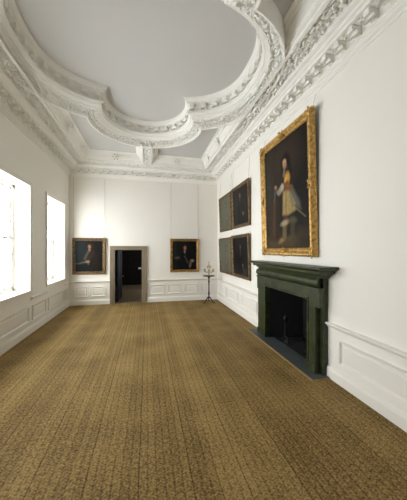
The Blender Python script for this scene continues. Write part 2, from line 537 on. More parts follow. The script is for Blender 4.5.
cornices = {}
tn = 2
for side in ('back', 'left', 'right', 'front'):
    mb = MB()
    if side in ('left', 'right'):
        X = lambda d: XL + d if side == 'left' else XR - d
        mb.rows([[(X(d), YF + d, z), (X(d), YB - d, z)] for d, z in CPROF])
        mb.rows([[(X(d), YB - d, z), (X(d), wreath_hit(X(d), True), z)] for d, z in SPROF])
        mb.rows([[(X(d), YF + d, z), (X(d), wreath_hit(X(d), False), z)] for d, z in SPROF])
    else:
        Y = lambda d: YB - d if side == 'back' else YF + d
        mb.rows([[(XL + d, Y(d), z), (XR - d, Y(d), z)] for d, z in CPROF + SPROF])
    c = structure(mb.build('trim_%d' % tn, M_PLASTER)); tn += 1
    c['label'] = 'plaster cornice with scrolled brackets along the %s wall' % side
    cornices[side] = c
    if side == 'front': continue
    lf = MB()
    if side == 'left': bandleaves(lf, XL + 0.375, XL + 0.565, 0.8, YB - 0.40, 4.812)
    if side == 'right': bandleaves(lf, XR - 0.565, XR - 0.375, 0.8, YB - 0.40, 4.812)
    if side == 'back': bandleaves(lf, XL + 0.6, XR - 0.6, YB - 0.565, YB - 0.375, 4.812)
    lf.build('leaf_band', M_PLASTER, c)
    br = None
    step = 0.235
    if side == 'back':
        k = round((XR - XL - 0.5) / step); pos = [((XL + 0.25 + (i + .5) * (XR - XL - .5) / k, YB - 0.085, 4.66), PI) for i in range(k)]
    else:
        k = int((YB - 0.25 - 0.6) / step)
        pos = [((XL + 0.085 if side == 'left' else XR - 0.085, YB - 0.25 - (i + .5) * step, 4.66), -PI / 2 if side == 'left' else PI / 2) for i in range(k)]
    for loc, rz in pos:
        if br is None:
            br = bracket_mesh(0.078, 0.135, 0.115).build('bracket', M_PLASTER, c); br.location = loc; br.rotation_euler = (0, 0, rz)
        else:
            copy_part(br, c, loc, rz)
    # a small flower on the soffit between each pair of brackets
    fw_ = None
    off = {'back': (step / 2, -0.085, 0), 'left': (0.085, -step / 2, 0), 'right': (-0.085, -step / 2, 0)}[side]
    for loc, rz in pos[:-1]:
        p_ = (loc[0] + off[0], loc[1] + off[1], 4.664)
        if fw_ is None:
            fw_ = rosette_mesh(0.052).build('flower', M_PLASTER, c); fw_.location = p_; fw_.rotation_euler = (PI, 0, 0)
        else:
            g_ = copy_part(fw_, c, p_); g_.rotation_euler = (PI, 0, 0)
    # flowers set on the sloping face towards the sunk panels
    ro = rosette_mesh(0.11).build('rosette', M_PLASTER, c)
    tilt = math.atan2(0.11, 0.045)
    if side == 'back':
        spots = [(-1.0, YB - 0.735, 4.94), (1.0, YB - 0.735, 4.94)]; nrm = Vector((0, -0.9, -0.42))
    elif side == 'left':
        spots = [(XL + 0.735, y, 4.94) for y in (6.75, 7.95)]; nrm = Vector((0.9, 0, -0.42))
    else:
        spots = [(XR - 0.735, y, 4.94) for y in (6.75, 7.95)]; nrm = Vector((-0.9, 0, -0.42))
    rot = Vector((0, 0, 1)).rotation_difference(nrm.normalized()).to_euler()
    for i, s in enumerate(spots):
        r_ = ro if i == 0 else copy_part(ro, c, s)
        r_.location = s; r_.rotation_euler = rot

# short ribs that tie the wreath to the back and front cornices
for ya, yb_, far in ((LC[1] + LR + 0.28, YB - 0.60, True), (YF + 0.60, 2 * RC[1] - LC[1] - LR - 0.28, False)):
    rb = MB()
    prof = []
    for d, z in SPROF[::-1]: prof.append((-(0.14 + d - 0.625), z))
    prof += [(-0.14, SOFFIT), (-0.12, SOFFIT), (-0.115, 4.85), (0.115, 4.85), (0.12, SOFFIT), (0.14, SOFFIT)]
    for d, z in SPROF: prof.append((0.14 + d - 0.625, z))
    # the ends run into the sloping faces of the wreath and the cornice
    rows = []
    for yy, e in ((ya, -1), (yb_, 1)):
        rows.append([(x, yy, z + 0.001) for x, z in prof])
    rb.rows(rows)
    r_ = structure(rb.build('trim_%d' % tn, M_PLASTER)); tn += 1
    r_['label'] = 'short leafy plaster rib between the wreath and the %s cornice' % ('back' if far else 'front')
    if far:
        lf = MB(); bandleaves(lf, -0.115, 0.115, ya + 0.06, yb_ - 0.02, 4.83); lf.build('leaf_band', M_PLASTER, r_)

# ------------------------------------------------------------------ wainscot, baseboards, dado rails
DADO = [(0.0, 0.735), (0.012, 0.74), (0.012, 0.755), (0.03, 0.77), (0.045, 0.795), (0.06, 0.80), (0.06, 0.82), (0.0, 0.826)]
BASE = [(0.03, 0.0), (0.03, 0.125), (0.024, 0.14), (0.018, 0.165), (0.0, 0.172)]


def run(mb, side, a, b, prof, ma=False, mb_=False):
    """moulding along a wall from a to b; ma/mb_ mitre the ends into inner corners"""
    R = []
    for d, z in prof:
        aa = a + (d if ma else 0); bb = b - (d if mb_ else 0)
        if side == 'back': R.append([(aa, YB - d, z), (bb, YB - d, z)])
        elif side == 'front': R.append([(aa, YF + d, z), (bb, YF + d, z)])
        elif side == 'left': R.append([(XL + d, aa, z), (XL + d, bb, z)])
        else: R.append([(XR - d, aa, z), (XR - d, bb, z)])
    mb.rows(R)
    for e in (0, 1):
        if not (ma, mb_)[e]:
            v = [r[e] for r in R]
            base = R[0][e]
            wallp = {'back': (base[0], YB, 0), 'front': (base[0], YF, 0), 'left': (XL, base[1], 0), 'right': (XR, base[1], 0)}[side]
            v = v + [(wallp[0], wallp[1], prof[-1][1]), (wallp[0], wallp[1], prof[0][1])]
            mb.add(v, [tuple(range(len(v)))])


def panel(mb, side, a, b, z0, z1, wd=0.035, pr=0.032):
    """raised moulded panel on a wall: an ogee border with a flat raised middle"""
    prof = [(0, 0.0), (0.004, pr), (wd * 0.5, pr * 0.9), (wd, 0.003), (wd + 0.035, 0.005), (wd + 0.045, 0.018)]
    rows = []
    for i, d in prof:
        pts = [(a + i, z0 + i), (b - i, z0 + i), (b - i, z1 - i), (a + i, z1 - i)]
        if side == 'back': rows.append([(u, YB - d, z) for u, z in pts])
        elif side == 'front': rows.append([(u, YF + d, z) for u, z in pts])
        elif side == 'left': rows.append([(XL + d, u, z) for u, z in pts])
        else: rows.append([(XR - d, u, z) for u, z in pts])
    mb.rows(rows, closed=True)
    mb.add(rows[-1], [(0, 1, 2, 3)])


DFO = (-1.273, 0.0)                                    # outside of the door architrave
FPY = (3.262, 5.50)                                    # outside of the chimneypiece at the wall
segs = {'back': [(XL, DFO[0], True, False), (DFO[1], XR, False, True)],
        'right': [(YF, FPY[0] - 0.005, True, False), (FPY[1] + 0.005, YB, False, True)],
        'left': [(YF, YB, True, True)], 'front': [(XL, XR, True, True)]}
panels = {'back': [(-2.42, -2.0), (-1.88, -1.42), (0.11, 0.62), (0.74, 1.24), (1.36, 1.87), (1.99, 2.46)],
          'right': [(5.72, 6.86), (7.04, 8.05), (8.23, 9.08), (2.0, 3.02), (0.8, 1.82), (-0.4, 0.62)],
          'left': [(8.86, 9.16), (7.45, 8.70), (6.5, 7.3), (5.05, 6.33), (4.1, 4.9), (2.65, 3.93), (1.4, 2.4), (0.1, 1.2)],
          'front': [(-2.4, -1.2), (-1.0, 0.9), (1.1, 2.45)]}
for side in segs:
    bb = MB(); dd = MB()
    for a, b_, m0, m1 in segs[side]:
        run(bb, side, a, b_, BASE, m0, m1)
        if side == 'left':
            # the rail stops at the windows, whose sills take its place
            ys = [YF] + [v for yw in WINS[::-1] for v in (yw[0] - 0.06, yw[1] + 0.06)] + [YB]
            for i in range(0, len(ys), 2): run(dd, side, ys[i], ys[i + 1], DADO, i == 0, i == len(ys) - 2)
        else:
            run(dd, side, a, b_, DADO, m0, m1)
    for a, b_ in panels[side]: panel(dd, side, a, b_, 0.285, 0.625)
    structure(bb.build('baseboard_' + side, M_PANEL))
    o = structure(dd.build('trim_%d' % tn, M_PANEL)); tn += 1
    o['label'] = 'dado rail and raised panels of the wainscot on the %s wall' % side

# ------------------------------------------------------------------ windows in the left wall
for i, (y0, y1) in enumerate(WINS):
    xo = XL - LT
    f = MB()
    fx0, fx1 = xo + 0.04, xo + 0.12
    f.box(fx0, fx1, y0, y0 + 0.06, WIN_Z0, WIN_Z1); f.box(fx0, fx1, y1 - 0.06, y1, WIN_Z0, WIN_Z1)
    f.box(fx0, fx1, y0, y1, WIN_Z0, WIN_Z0 + 0.07); f.box(fx0, fx1, y0, y1, WIN_Z1 - 0.06, WIN_Z1)
    win = structure(f.build('window_%d' % (i + 1), M_PANEL))
    zm = (WIN_Z0 + WIN_Z1) / 2
    for (za, zb, dx) in ((WIN_Z0 + 0.07, zm + 0.02, 0.035), (zm - 0.02, WIN_Z1 - 0.06, 0.0)):
        s = MB(); a, b_ = y0 + 0.06, y1 - 0.06; x0, x1 = fx0 + 0.005 + dx, fx0 + 0.04 + dx
        s.box(x0, x1, a, a + 0.045, za, zb); s.box(x0, x1, b_ - 0.045, b_, za, zb)
        s.box(x0, x1, a, b_, za, za + 0.045); s.box(x0, x1, a, b_, zb - 0.045, zb)
        for k in (1, 2, 3):
            yy = a + (b_ - a) * k / 4; s.box(x0, x1, yy - 0.011, yy + 0.011, za, zb)
        for k in (1, 2):
            zz = za + (zb - za) * k / 3; s.box(x0, x1, a, b_, zz - 0.011, zz + 0.011)
        so = s.build('sash', M_PANEL, win)
        g = MB(); g.box((x0 + x1) / 2 - 0.002, (x0 + x1) / 2 + 0.002, a + 0.02, b_ - 0.02, za + 0.02, zb - 0.02)
        g.build('pane', M_GLASS, so)
    sl = MB(); sl.box(fx1, XL - 0.001, y0 + 0.001, y1 - 0.001, WIN_Z0 - 0.03, WIN_Z0 + 0.012)
    sl.box(XL, XL + 0.05, y0 - 0.06, y1 + 0.06, WIN_Z0 - 0.03, WIN_Z0 + 0.012)
    sl.box(XL, XL + 0.03, y0 - 0.05, y1 + 0.05, WIN_Z0 - 0.07, WIN_Z0 - 0.031)
    sl.build('window_sill', M_PANEL, win)
    ar = MB()                                          # flat architrave round the opening
    ar.box(XL, XL + 0.02, y0 - 0.09, y0, WIN_Z0 + 0.0125, WIN_Z1 + 0.09); ar.box(XL, XL + 0.02, y1, y1 + 0.09, WIN_Z0 + 0.012, WIN_Z1 + 0.09)
    ar.box(XL, XL + 0.02, y0 + 0.0005, y1 - 0.0005, WIN_Z1, WIN_Z1 + 0.09)
    ar.box(XL + 0.0205, XL + 0.034, y0 - 0.088, y0 - 0.07, WIN_Z0 + 0.014, WIN_Z1 + 0.07); ar.box(XL + 0.0205, XL + 0.034, y1 + 0.07, y1 + 0.088, WIN_Z0 + 0.014, WIN_Z1 + 0.07)
    ar.box(XL + 0.0205, XL + 0.034, y0 - 0.088, y1 + 0.088, WIN_Z1 + 0.0705, WIN_Z1 + 0.088)
    ar.build('window_architrave', M_PANEL, win)

# ------------------------------------------------------------------ doorway: stone surround and the open leaf behind it
st = MB()
APROF = [(0.0, -BT), (0.0, 0.035), (0.035, 0.035), (0.04, 0.045), (0.125, 0.045), (0.13, 0.055), (0.167, 0.055), (0.167, 0.0)]   # (outwards from the opening, out of the wall)
rows = []
for o, p in APROF:
    rows.append([(DX0 - o, YB - p, 0), (DX0 - o, YB - p, DZ + o * 0.85), (DX1 + o * 1.12, YB - p, DZ + o * 0.85), (DX1 + o * 1.12, YB - p, 0)])
st.rows(rows)
surround = structure(st.build('trim_%d' % tn, M_STONE)); tn += 1
surround['label'] = 'plain stone architrave round the dark doorway'

dr = empty('door_1', (DX0 + 0.03, YB + BT + 0.03, 0.0), math.radians(85)); structure(dr)
d = MB(); d.box(0, 0.90, -0.022, 0.022, 0.012, 1.88)
for (a, b_, c, e) in ((0.1, 0.41, 0.16, 0.78), (0.49, 0.8, 0.16, 0.78), (0.1, 0.41, 0.94, 1.76), (0.49, 0.8, 0.94, 1.76)):
    for sy in (-1, 1):
        d.box(a, b_, min(sy * 0.02, sy * 0.03), max(sy * 0.02, sy * 0.03), c, e)
d.build('door_leaf', M_DOOR, dr)
kb = MB()
kb.lathe([(0.028, 0), (0.028, 0.006), (0.01, 0.008), (0.01, 0.035), (0.026, 0.045), (0.028, 0.06), (0.016, 0.072), (0.001, 0.074)], 14, mat=Matrix.Translation((0.84, -0.022, 0.86)) @ Matrix.Rotation(PI / 2, 4, 'X'))
kb.build('door_handle', M_BRASS, dr)

sw = MB(); sw.box(-0.075, 0.075, -0.012, 0, -0.05, 0.05); sw.box(-0.02, 0.02, -0.02, -0.012, -0.022, 0.022)
o = sw.build('wall_switch', M_WHITE, None, (-0.385, PY1 - 0.031, 0.90))
tag(o, 'small white wall switch seen through the dark doorway', 'switch')

f = MB()  # added window out of view, put in to light the passage floor
for (a, b_, c, d) in ((11.5, 11.56, 1.0, 2.4), (12.54, 12.6, 1.0, 2.4), (11.5, 12.6, 1.0, 1.06), (11.5, 12.6, 2.34, 2.4), (12.035, 12.065, 1.0, 2.4), (11.5, 12.6, 1.68, 1.72)):
    f.box(PX1 + 0.1, PX1 + 0.15, a, b_, c, d)
win = structure(f.build('window_5', M_PANEL))
g = MB(); g.box(PX1 + 0.123, PX1 + 0.127, 11.53, 12.57, 1.03, 2.37); g.build('pane', M_GLASS, win)

# ------------------------------------------------------------------ fireplace
fp = empty('fireplace', (XR, 4.30, 0.0))
tag(fp, 'dark green marble fireplace with moulded shelf on the right wall', 'fireplace')
fy = lambda y: y - 4.30                                # room y -> local


def fbox(mb, x0, x1, y0, y1, z0, z1): mb.box(-x1, -x0, fy(y0), fy(y1), z0, z1)   # x measured out from the wall


OY0, OY1, OZ = 3.535, 4.975, 1.115                     # opening
b = MB()                                               # slab behind the architrave
fbox(b, 0.004, 0.085, 3.262, OY0, 0.017, 1.49); fbox(b, 0.004, 0.085, OY1, 5.50, 0.017, 1.49); fbox(b, 0.004, 0.085, OY0, OY1, OZ, 1.49)
b.build('backing_slab', M_GREEN, fp)
AF = 0.165                                             # front of the architrave
for name, ya, yb_, ea in (('jamb', 3.345, OY0, 3.245), ('jamb', OY1, 5.35, 5.40)):
    j = MB()
    fbox(j, 0.085, AF, min(ya, yb_), max(ya, yb_), 0.135, OZ)
    # rounded bead beside the opening
    yi = OY0 if ya < OY0 else OY1; s = -1 if ya < OY0 else 1
    j.prism([(-(AF), fy(yi)), (-(AF + 0.014), fy(yi + s * 0.006)), (-(AF + 0.014), fy(yi + s * 0.032)), (-AF, fy(yi + s * 0.04))], 0.135, OZ, mat=Matrix(((1, 0, 0, 0), (0, 0, 1, 0), (0, 1, 0, 0), (0, 0, 0, 1))))
    # crossette ear at the top
    eo = ea
    if ya < OY0: fbox(j, 0.085, AF, eo, ya, 1.03, OZ)
    else: fbox(j, 0.085, AF, yb_, eo, 1.02, OZ)
    jo = j.build(name, M_GREEN, fp)
    pl = MB(); fbox(pl, 0.085, AF + 0.016, (ya - 0.012) if ya < OY0 else ya - 0.004, (yb_ + 0.004) if ya < OY0 else yb_ + 0.012, 0.017, 0.135)
    pl.build('plinth_block', M_GREEN, jo)
l = MB(); fbox(l, 0.085, AF, 3.245, 5.40, OZ, 1.325)
l.prism([(-AF, OZ), (-(AF + 0.014), OZ + 0.006), (-(AF + 0.014), OZ + 0.032), (-AF, OZ + 0.04)], fy(OY0 - 0.03), fy(OY1 + 0.03))
fbox(l, AF, AF + 0.016, 3.242, 5.403, 1.285, 1.325)
l.build('lintel', M_GREEN, fp)
# pulvinated frieze
p = MB(); prof = []
for k in range(11):
    a = -PI / 2 + PI * k / 10
    prof.append((0.135 + 0.075 * math.cos(a), 1.405 + 0.078 * math.sin(a)))
poly = [(0.085, 1.325)] + prof + [(0.085, 1.485)]
rows = []
for x, z in poly:
    e = (x - 0.21) * 0.55
    rows.append([(-x, fy(3.235 - e), z), (-x, fy(5.37 + e), z)])
p.rows(rows, smooth=True)
for e in (0, 1): p.add([r[e] for r in rows], [tuple(range(len(rows)))])
p.build('frieze', M_GREEN, fp)
# moulded shelf, profile swept round front and both ends
sp_ = [(0.085, 1.478), (0.15, 1.478), (0.155, 1.50), (0.19, 1.52), (0.205, 1.545), (0.25, 1.55), (0.255, 1.585), (0.275, 1.60), (0.31, 1.612), (0.325, 1.625), (0.325, 1.655), (0.0, 1.655)]
rows = []
for x, z in sp_:
    e = min(x, 0.325) - 0.325
    rows.append([(-0.002, fy(3.04 - e), z), (-max(x, 0.002), fy(3.04 - e), z), (-max(x, 0.002), fy(5.50 + e), z), (-0.002, fy(5.50 + e), z)])
# on the near side the moulding returns to the wall
s = MB(); s.rows(rows[:-1])
s.add([rows[-2][0], rows[-2][1], rows[-2][2], rows[-2][3]], [(0, 1, 2, 3)]); s.add(rows[0], [(0, 1, 2, 3)])
s.build('mantel_shelf', M_GREEN, fp)
# firebox
D = 0.62; T = 0.08
for nm, ya, yb_, sg in (('wall_firebox_near', OY0, OY0 + 0.2, -1), ('wall_firebox_far', OY1, OY1 - 0.2, 1)):
    k = MB()
    poly = [(XR - 0.07, ya), (XR + D, yb_), (XR + D, yb_ + sg * T), (XR - 0.07, ya + sg * 0.02)]
    k.add([(x, y, 0.0) for x, y in poly] + [(x, y, OZ + 0.1) for x, y in poly], [(0, 1, 2, 3), (4, 5, 6, 7), (0, 1, 5, 4), (1, 2, 6, 5), (2, 3, 7, 6), (3, 0, 4, 7)])
    structure(k.build(nm, M_SOOT))
k = MB(); k.box(XR + D, XR + D + T, OY0 - 0.1, OY1 + 0.1, -0.1, OZ + 0.2)
for i in range(10):                                    # brick courses standing slightly proud
    k.box(XR + D - 0.012, XR + D, OY0 + 0.2, OY1 - 0.2, 0.02 + i * 0.11, 0.02 + i * 0.11 + 0.098)
structure(k.build('wall_firebox_back', M_SOOT))
k = MB(); k.box(XR + 0.02, XR + D + T, OY0 - 0.1, OY1 + 0.1, -0.1, 0.0165); structure(k.build('floor_firebox', M_SOOT))
k = MB(); k.box(XR - 0.07, XR + D + T, OY0 - 0.1, OY1 + 0.1, OZ + 0.002, OZ + 0.12); structure(k.build('ceiling_firebox', M_SOOT))

h = MB(); h.box(XR - 0.315, XR, 3.195, 5.565, 0.0, 0.016); h.box(XR - 0.001, XR + 0.02, 3.5, 5.0, 0.0, 0.016)
o = h.build('hearth', M_HEARTH); tag(o, 'long dark slate hearth slab on the floor under the green fireplace', 'hearth')
e = MB()
e.box(XR - 0.340, XR - 0.316, 3.17, 5.59, 0.0, 0.012); e.box(XR - 0.316, XR - 0.035, 3.17, 3.194, 0.0, 0.012); e.box(XR - 0.316, XR - 0.035, 5.566, 5.59, 0.0, 0.012)
o = structure(e.build('trim_%d' % tn, M_MATEDGE)); tn += 1
o['label'] = 'pale binding of the rush matting round the hearth'

# firedogs, fireback, a grate with ash
def firedog(y, label):
    t = empty('firedog', (XR + 0.10, y, 0.018)); tag(t, label, 'firedog', 'pair of iron firedogs in the hearth')
    b = MB(); b.tube([(0.06, 0, 0.13), (0.2, 0, 0.12), (0.40, 0, 0.115), (0.41, 0, 0.0)], 0.013, 6); b.build('log_bar', M_IRON, t)
    b = MB(); b.tube([(0, -0.11, 0.0), (0, -0.10, 0.035), (0, -0.06, 0.09), (0, 0, 0.125), (0, 0.06, 0.09), (0, 0.10, 0.035), (0, 0.11, 0.0)], 0.013, 6); b.build('arched_foot', M_IRON, t)
    b = MB(); b.lathe([(0.022, 0.12), (0.03, 0.14), (0.016, 0.16), (0.014, 0.26), (0.026, 0.29), (0.016, 0.31), (0.014, 0.40), (0.022, 0.42), (0.038, 0.45), (0.042, 0.48), (0.034, 0.51), (0.012, 0.53), (0.015, 0.55), (0.001, 0.565)], 12)
    b.tube([(0.0, 0, 0.13), (0.08, 0, 0.13)], 0.013, 6)
    b.build('upright', M_IRON, t)
firedog(4.62, 'iron firedog standing at the far side of the dark hearth')
firedog(3.88, 'iron firedog standing at the near side of the dark hearth')
t = empty('fireback', (XR + 0.585, 4.255, 0.018)); tag(t, 'cast iron fireback plate leaning at the back of the green fireplace', 'fireback')
b = MB(); poly = [(-0.34, 0), (0.34, 0), (0.34, 0.5)] + [(0.34 * math.cos(a), 0.5 + 0.17 * math.sin(a)) for a in (0.4, 0.8, 1.2, 1.57, 1.94, 2.34, 2.74)] + [(-0.34, 0.5)]
b.prism(poly, -0.012, 0.012, mat=Matrix.Rotation(PI / 2, 4, 'Z')); b.build('plate', M_IRON, t)
b = MB(); pts = [(-0.30, 0.04), (0.30, 0.04), (0.30, 0.48), (0.2, 0.6), (0, 0.64), (-0.2, 0.6), (-0.30, 0.48), (-0.30, 0.04)]
b.tube([(-0.016, x, z) for x, z in pts], 0.012, 6); b.build('raised_border', M_IRON, t)

# ------------------------------------------------------------------ paintings
def soft(dist, s):
    return np.clip(0.5 - dist / (2 * s), 0, 1)


def sd_poly(px, py, pts):
    d = np.full(px.shape, 1e9); inside = np.zeros(px.shape, bool); n = len(pts)
    for i in range(n):
        ax, ay = pts[i]; bx, by = pts[(i + 1) % n]
        ex, ey = bx - ax, by - ay; L = ex * ex + ey * ey + 1e-12
        t = np.clip(((px - ax) * ex + (py - ay) * ey) / L, 0, 1)
        d = np.minimum(d, np.hypot(px - ax - t * ex, py - ay - t * ey))
        c = ((ay > py) != (by > py)) & (px < (bx - ax) * (py - ay) / (by - ay + 1e-12) + ax)
        inside ^= c
    return np.where(inside, -d, d)


def canvas(parent, x0, x1, z0, z1, y, ops, base, nx, nz, border):
    """painted canvas as a fine grid whose pigment is laid down shape by shape"""
    gx = np.linspace(x0, x1, nx); gz = np.linspace(z0, z1, nz)
    PX, PZ = np.meshgrid(gx, gz)
    colr = np.zeros(PX.shape + (3,)); colr[:] = lin([c / 255 for c in base])
    for op in ops:
        kind, geo, c, s = op
        c = np.array(lin([q / 255 for q in c]))
        if kind == 'e':
            cx, cz, rx, rz, an = geo
            u = (PX - cx) * math.cos(an) + (PZ - cz) * math.sin(an); v = -(PX - cx) * math.sin(an) + (PZ - cz) * math.cos(an)
            d = (np.hypot(u / rx, v / rz) - 1) * min(rx, rz)
        elif kind == 'l':
            pts, wd = geo; d = np.full(PX.shape, 1e9)
            for (ax, az), (bx, bz) in zip(pts[:-1], pts[1:]):
                ex, ez = bx - ax, bz - az; t = np.clip(((PX - ax) * ex + (PZ - az) * ez) / (ex * ex + ez * ez), 0, 1)
                d = np.minimum(d, np.hypot(PX - ax - t * ex, PZ - az - t * ez))
            d -= wd
        else:
            d = sd_poly(PX, PZ, geo)
        m = soft(d, s)[..., None]
        colr = colr * (1 - m) + c * m
    v = [(PX[j, i], y, PZ[j, i]) for j in range(nz) for i in range(nx)]
    f = [(j * nx + i, j * nx + i + 1, (j + 1) * nx + i + 1, (j + 1) * nx + i) for j in range(nz - 1) for i in range(nx - 1)]
    me = bpy.data.meshes.new('canvas'); me.from_pydata(v, [], f)
    at = me.color_attributes.new('pigment', 'FLOAT_COLOR', 'POINT')
    flat = np.concatenate([colr.reshape(-1, 3), np.ones((nx * nz, 1))], 1).astype(np.float32)
    at.data.foreach_set('color', flat.ravel())
    me.materials.append(M_CANVAS); me.update()
    o = bpy.data.objects.new('canvas', me); COL.objects.link(o); o.parent = parent
    return o


def picture_frame(parent, W, H, fw, dep, mat, carved=False):
    """moulded frame; local x along the picture, z up from its foot, -y towards the room"""
    prof = [(0.0, 0.0), (0.0, -dep * 0.55), (fw * 0.06, -dep * 0.8), (fw * 0.18, -dep), (fw * 0.34, -dep * 0.98), (fw * 0.5, -dep * 0.8), (fw * 0.62, -dep * 0.62), (fw * 0.74, -dep * 0.58), (fw * 0.82, -dep * 0.66), (fw * 0.9, -dep * 0.62), (fw, -dep * 0.42), (fw, -dep * 0.3)]
    mb = MB(); step = 0.03 if carved else 10
    rows = []
    for i, y in prof:
        c = [(-W / 2 + i, i), (W / 2 - i, i), (W / 2 - i, H - i), (-W / 2 + i, H - i)]
        pts = []
        for k in range(4):
            a, b = c[k], c[(k + 1) % 4]; n = max(1, int((W if k % 2 == 0 else H) / step))
            for q in range(n):
                t = q / n; yy = y
                if carved and 0.1 * fw < i < 0.6 * fw: yy = y - 0.012 * abs(math.sin(q * 1.9)) * (1 if i < 0.4 * fw else 0.5)
                pts.append((a[0] + (b[0] - a[0]) * t, yy, a[1] + (b[1] - a[1]) * t))
        rows.append(pts)
    mb.rows(rows, closed=True)
    o = mb.build('frame', mat, parent)
    bk = MB(); bk.box(-W / 2 + 0.004, W / 2 - 0.004, -dep * 0.28, 0.0, 0.004, H - 0.004); bk.build('stretcher_back', M_FRAMEBACK, parent)
    return o


def hang(parent, H, y_top, xs, length, tilt):
    """cords that go straight up the wall from the head of the tilted frame"""
    R = Matrix.Rotation(-tilt, 3, 'X')
    for x in xs:
        up = R @ Vector((0, 0, 1))
        mb = MB(); p0 = Vector((x, y_top, H - 0.03))
        p1 = p0 + R @ Vector((0, max(0.0, math.sin(tilt) * H - 0.012), 0)) + up * length
        mb.tube([p0, p1], 0.004, 5); mb.build('hanging_cord', M_CORD, parent)


BROWN = (38, 30, 24)


def portrait(W, H, fw, kind):
    """figure laid out on a canvas of the given size"""
    if kind == 'left':         # half length of a sitter turned left in a brown coat, long brown wig
        return [('p', [(-.5, 0), (-.1, 0), (-.2, .6), (-.22, 1.2), (-.5, 1.25)], (34, 46, 50), .12),
                ('e', (.26, .62, .26, .50, 0), (28, 25, 23), .12),
                ('p', [(-.12, .1), (.30, .1), (.30, .62), (.13, .80), (-.02, .80), (-.12, .60)], (38, 29, 23), .05),
                ('e', (.045, .95, .095, .14, 0), (52, 33, 23), .03), ('e', (.09, .84, .07, .12, 0), (48, 31, 22), .03),
                ('e', (.01, .955, .045, .062, .1), (176, 130, 98), .02), ('e', (.005, .84, .03, .05, .2), (148, 138, 116), .02),
                ('l', ([(-.03, .78), (-.09, .66), (-.14, .54)], .035), (92, 88, 66), .03), ('l', ([(.13, .74), (.02, .58), (-.03, .48)], .05), (54, 38, 28), .03),
                ('e', (-.05, .44, .06, .04, 0), (164, 140, 112), .02), ('e', (-.11, .43, .05, .03, .2), (130, 124, 100), .02), ('e', (-.03, .37, .02, .05, 0), (120, 100, 84), .015),
                ('l', ([(-.43, .36), (-.3, .38), (-.18, .42)], .022), (110, 104, 84), .02), ('p', [(-.46, .1), (.0, .1), (.05, .33), (-.46, .36)], (24, 30, 33), .03)]
    if kind == 'right':        # half length, dark coat, white cravat, pale hand and paper
        return [('p', [(-.5, .1), (-.2, .1), (-.24, 1.2), (-.5, 1.2)], (30, 34, 32), .1), ('p', [(-.4, .5), (-.33, .5), (-.33, 1.1), (-.4, 1.1)], (44, 46, 40), .05),
                ('p', [(-.30, .1), (.32, .1), (.30, .58), (.13, .76), (-.08, .76), (-.26, .55)], (18, 17, 20), .06),
                ('e', (.01, .92, .09, .115, 0), (50, 26, 16), .03), ('e', (.012, .905, .047, .068, 0), (186, 134, 104), .02),
                ('e', (.005, .775, .028, .07, 0), (160, 152, 136), .02), ('l', ([(.0, .60), (.06, .48), (.13, .34)], .018), (92, 86, 84), .02),
                ('e', (-.30, .53, .05, .03, 0), (140, 118, 98), .02), ('e', (-.23, .55, .03, .028, 0), (120, 112, 100), .02), ('e', (-.26, .50, .08, .035, .2), (70, 62, 56), .03),
                ('e', (.285, .42, .07, .055, .2), (160, 142, 116), .02), ('l', ([(.24, .38), (.21, .24)], .04), (118, 108, 92), .02), ('l', ([(.19, .25), (.2, .17)], .018), (140, 128, 108), .015)]
    if kind == 'grey':         # pale figure hardly standing out from a grey-green ground
        return [('e', (0, .6, .32, .6, 0), (112, 114, 98), .2), ('p', [(-.1, .1), (.32, .1), (.32, .5), (.2, .72), (.06, .74), (-.04, .5)], (106, 102, 84), .06),
                ('e', (.13, .86, .085, .11, 0), (74, 64, 50), .04), ('e', (.125, .86, .045, .065, 0), (150, 128, 100), .03), ('l', ([(.12, .74), (.16, .56), (.10, .42)], .03), (132, 122, 98), .03),
                ('e', (.14, .40, .05, .03, .3), (140, 122, 98), .02)]
    if kind == 'dark':         # dark coat, small pale face, pale hand low on the right
        return [('e', (-.35, .7, .2, .6, 0), (44, 44, 42), .15), ('p', [(-.22, .1), (.34, .1), (.30, .60), (.12, .76), (-.06, .76), (-.2, .55)], (23, 21, 22), .06),
                ('e', (.0, .93, .085, .12, 0), (52, 36, 26), .03), ('e', (-.005, .91, .045, .066, 0), (150, 112, 86), .02), ('e', (-.005, .79, .022, .07, 0), (112, 96, 78), .02),
                ('l', ([(.0, .72), (-.01, .4)], .016), (64, 46, 34), .02), ('e', (.22, .36, .05, .03, .4), (150, 140, 124), .02), ('l', ([(.22, .36), (.16, .42)], .025), (110, 100, 88), .02)]
    if kind == 'black':        # seated figure in black, pale lace at neck and hand
        return [('p', [(-.5, .1), (.5, .1), (.5, .3), (-.5, .2)], (52, 50, 46), .06), ('e', (-.02, .55, .3, .42, 0), (14, 13, 15), .1), ('e', (.03, .92, .09, .12, 0), (40, 28, 22), .03),
                ('e', (.03, .9, .042, .062, 0), (128, 98, 78), .02), ('l', ([(.03, .8), (.04, .66)], .022), (96, 84, 72), .02),
                ('e', (.18, .38, .05, .04, 0), (120, 110, 100), .02), ('l', ([(.2, .34), (.24, .26)], .025), (96, 88, 80), .02), ('e', (-.2, .2, .14, .03, 0), (20, 19, 20), .03)]


def painting(loc, rz, W, H, fw, dep, tilt, mat, kind, base, label, cord, group=None):
    t = empty('painting', loc, rz, tilt)
    tag(t, label, 'painting', group)
    picture_frame(t, W, H, fw, dep, mat)
    sc = (W - 2 * fw) / 0.87, (H - 2 * fw) / 1.06
    ops = portrait(W, H, fw, kind)
    canvas(t, -W / 2 + fw * 0.9, W / 2 - fw * 0.9, fw * 0.9, H - fw * 0.9, -dep * 0.36, ops, base, 64, 80, fw)
    hang(t, H, -0.012, (-W / 2 + 0.03, W / 2 - 0.03), cord, tilt)
    return t


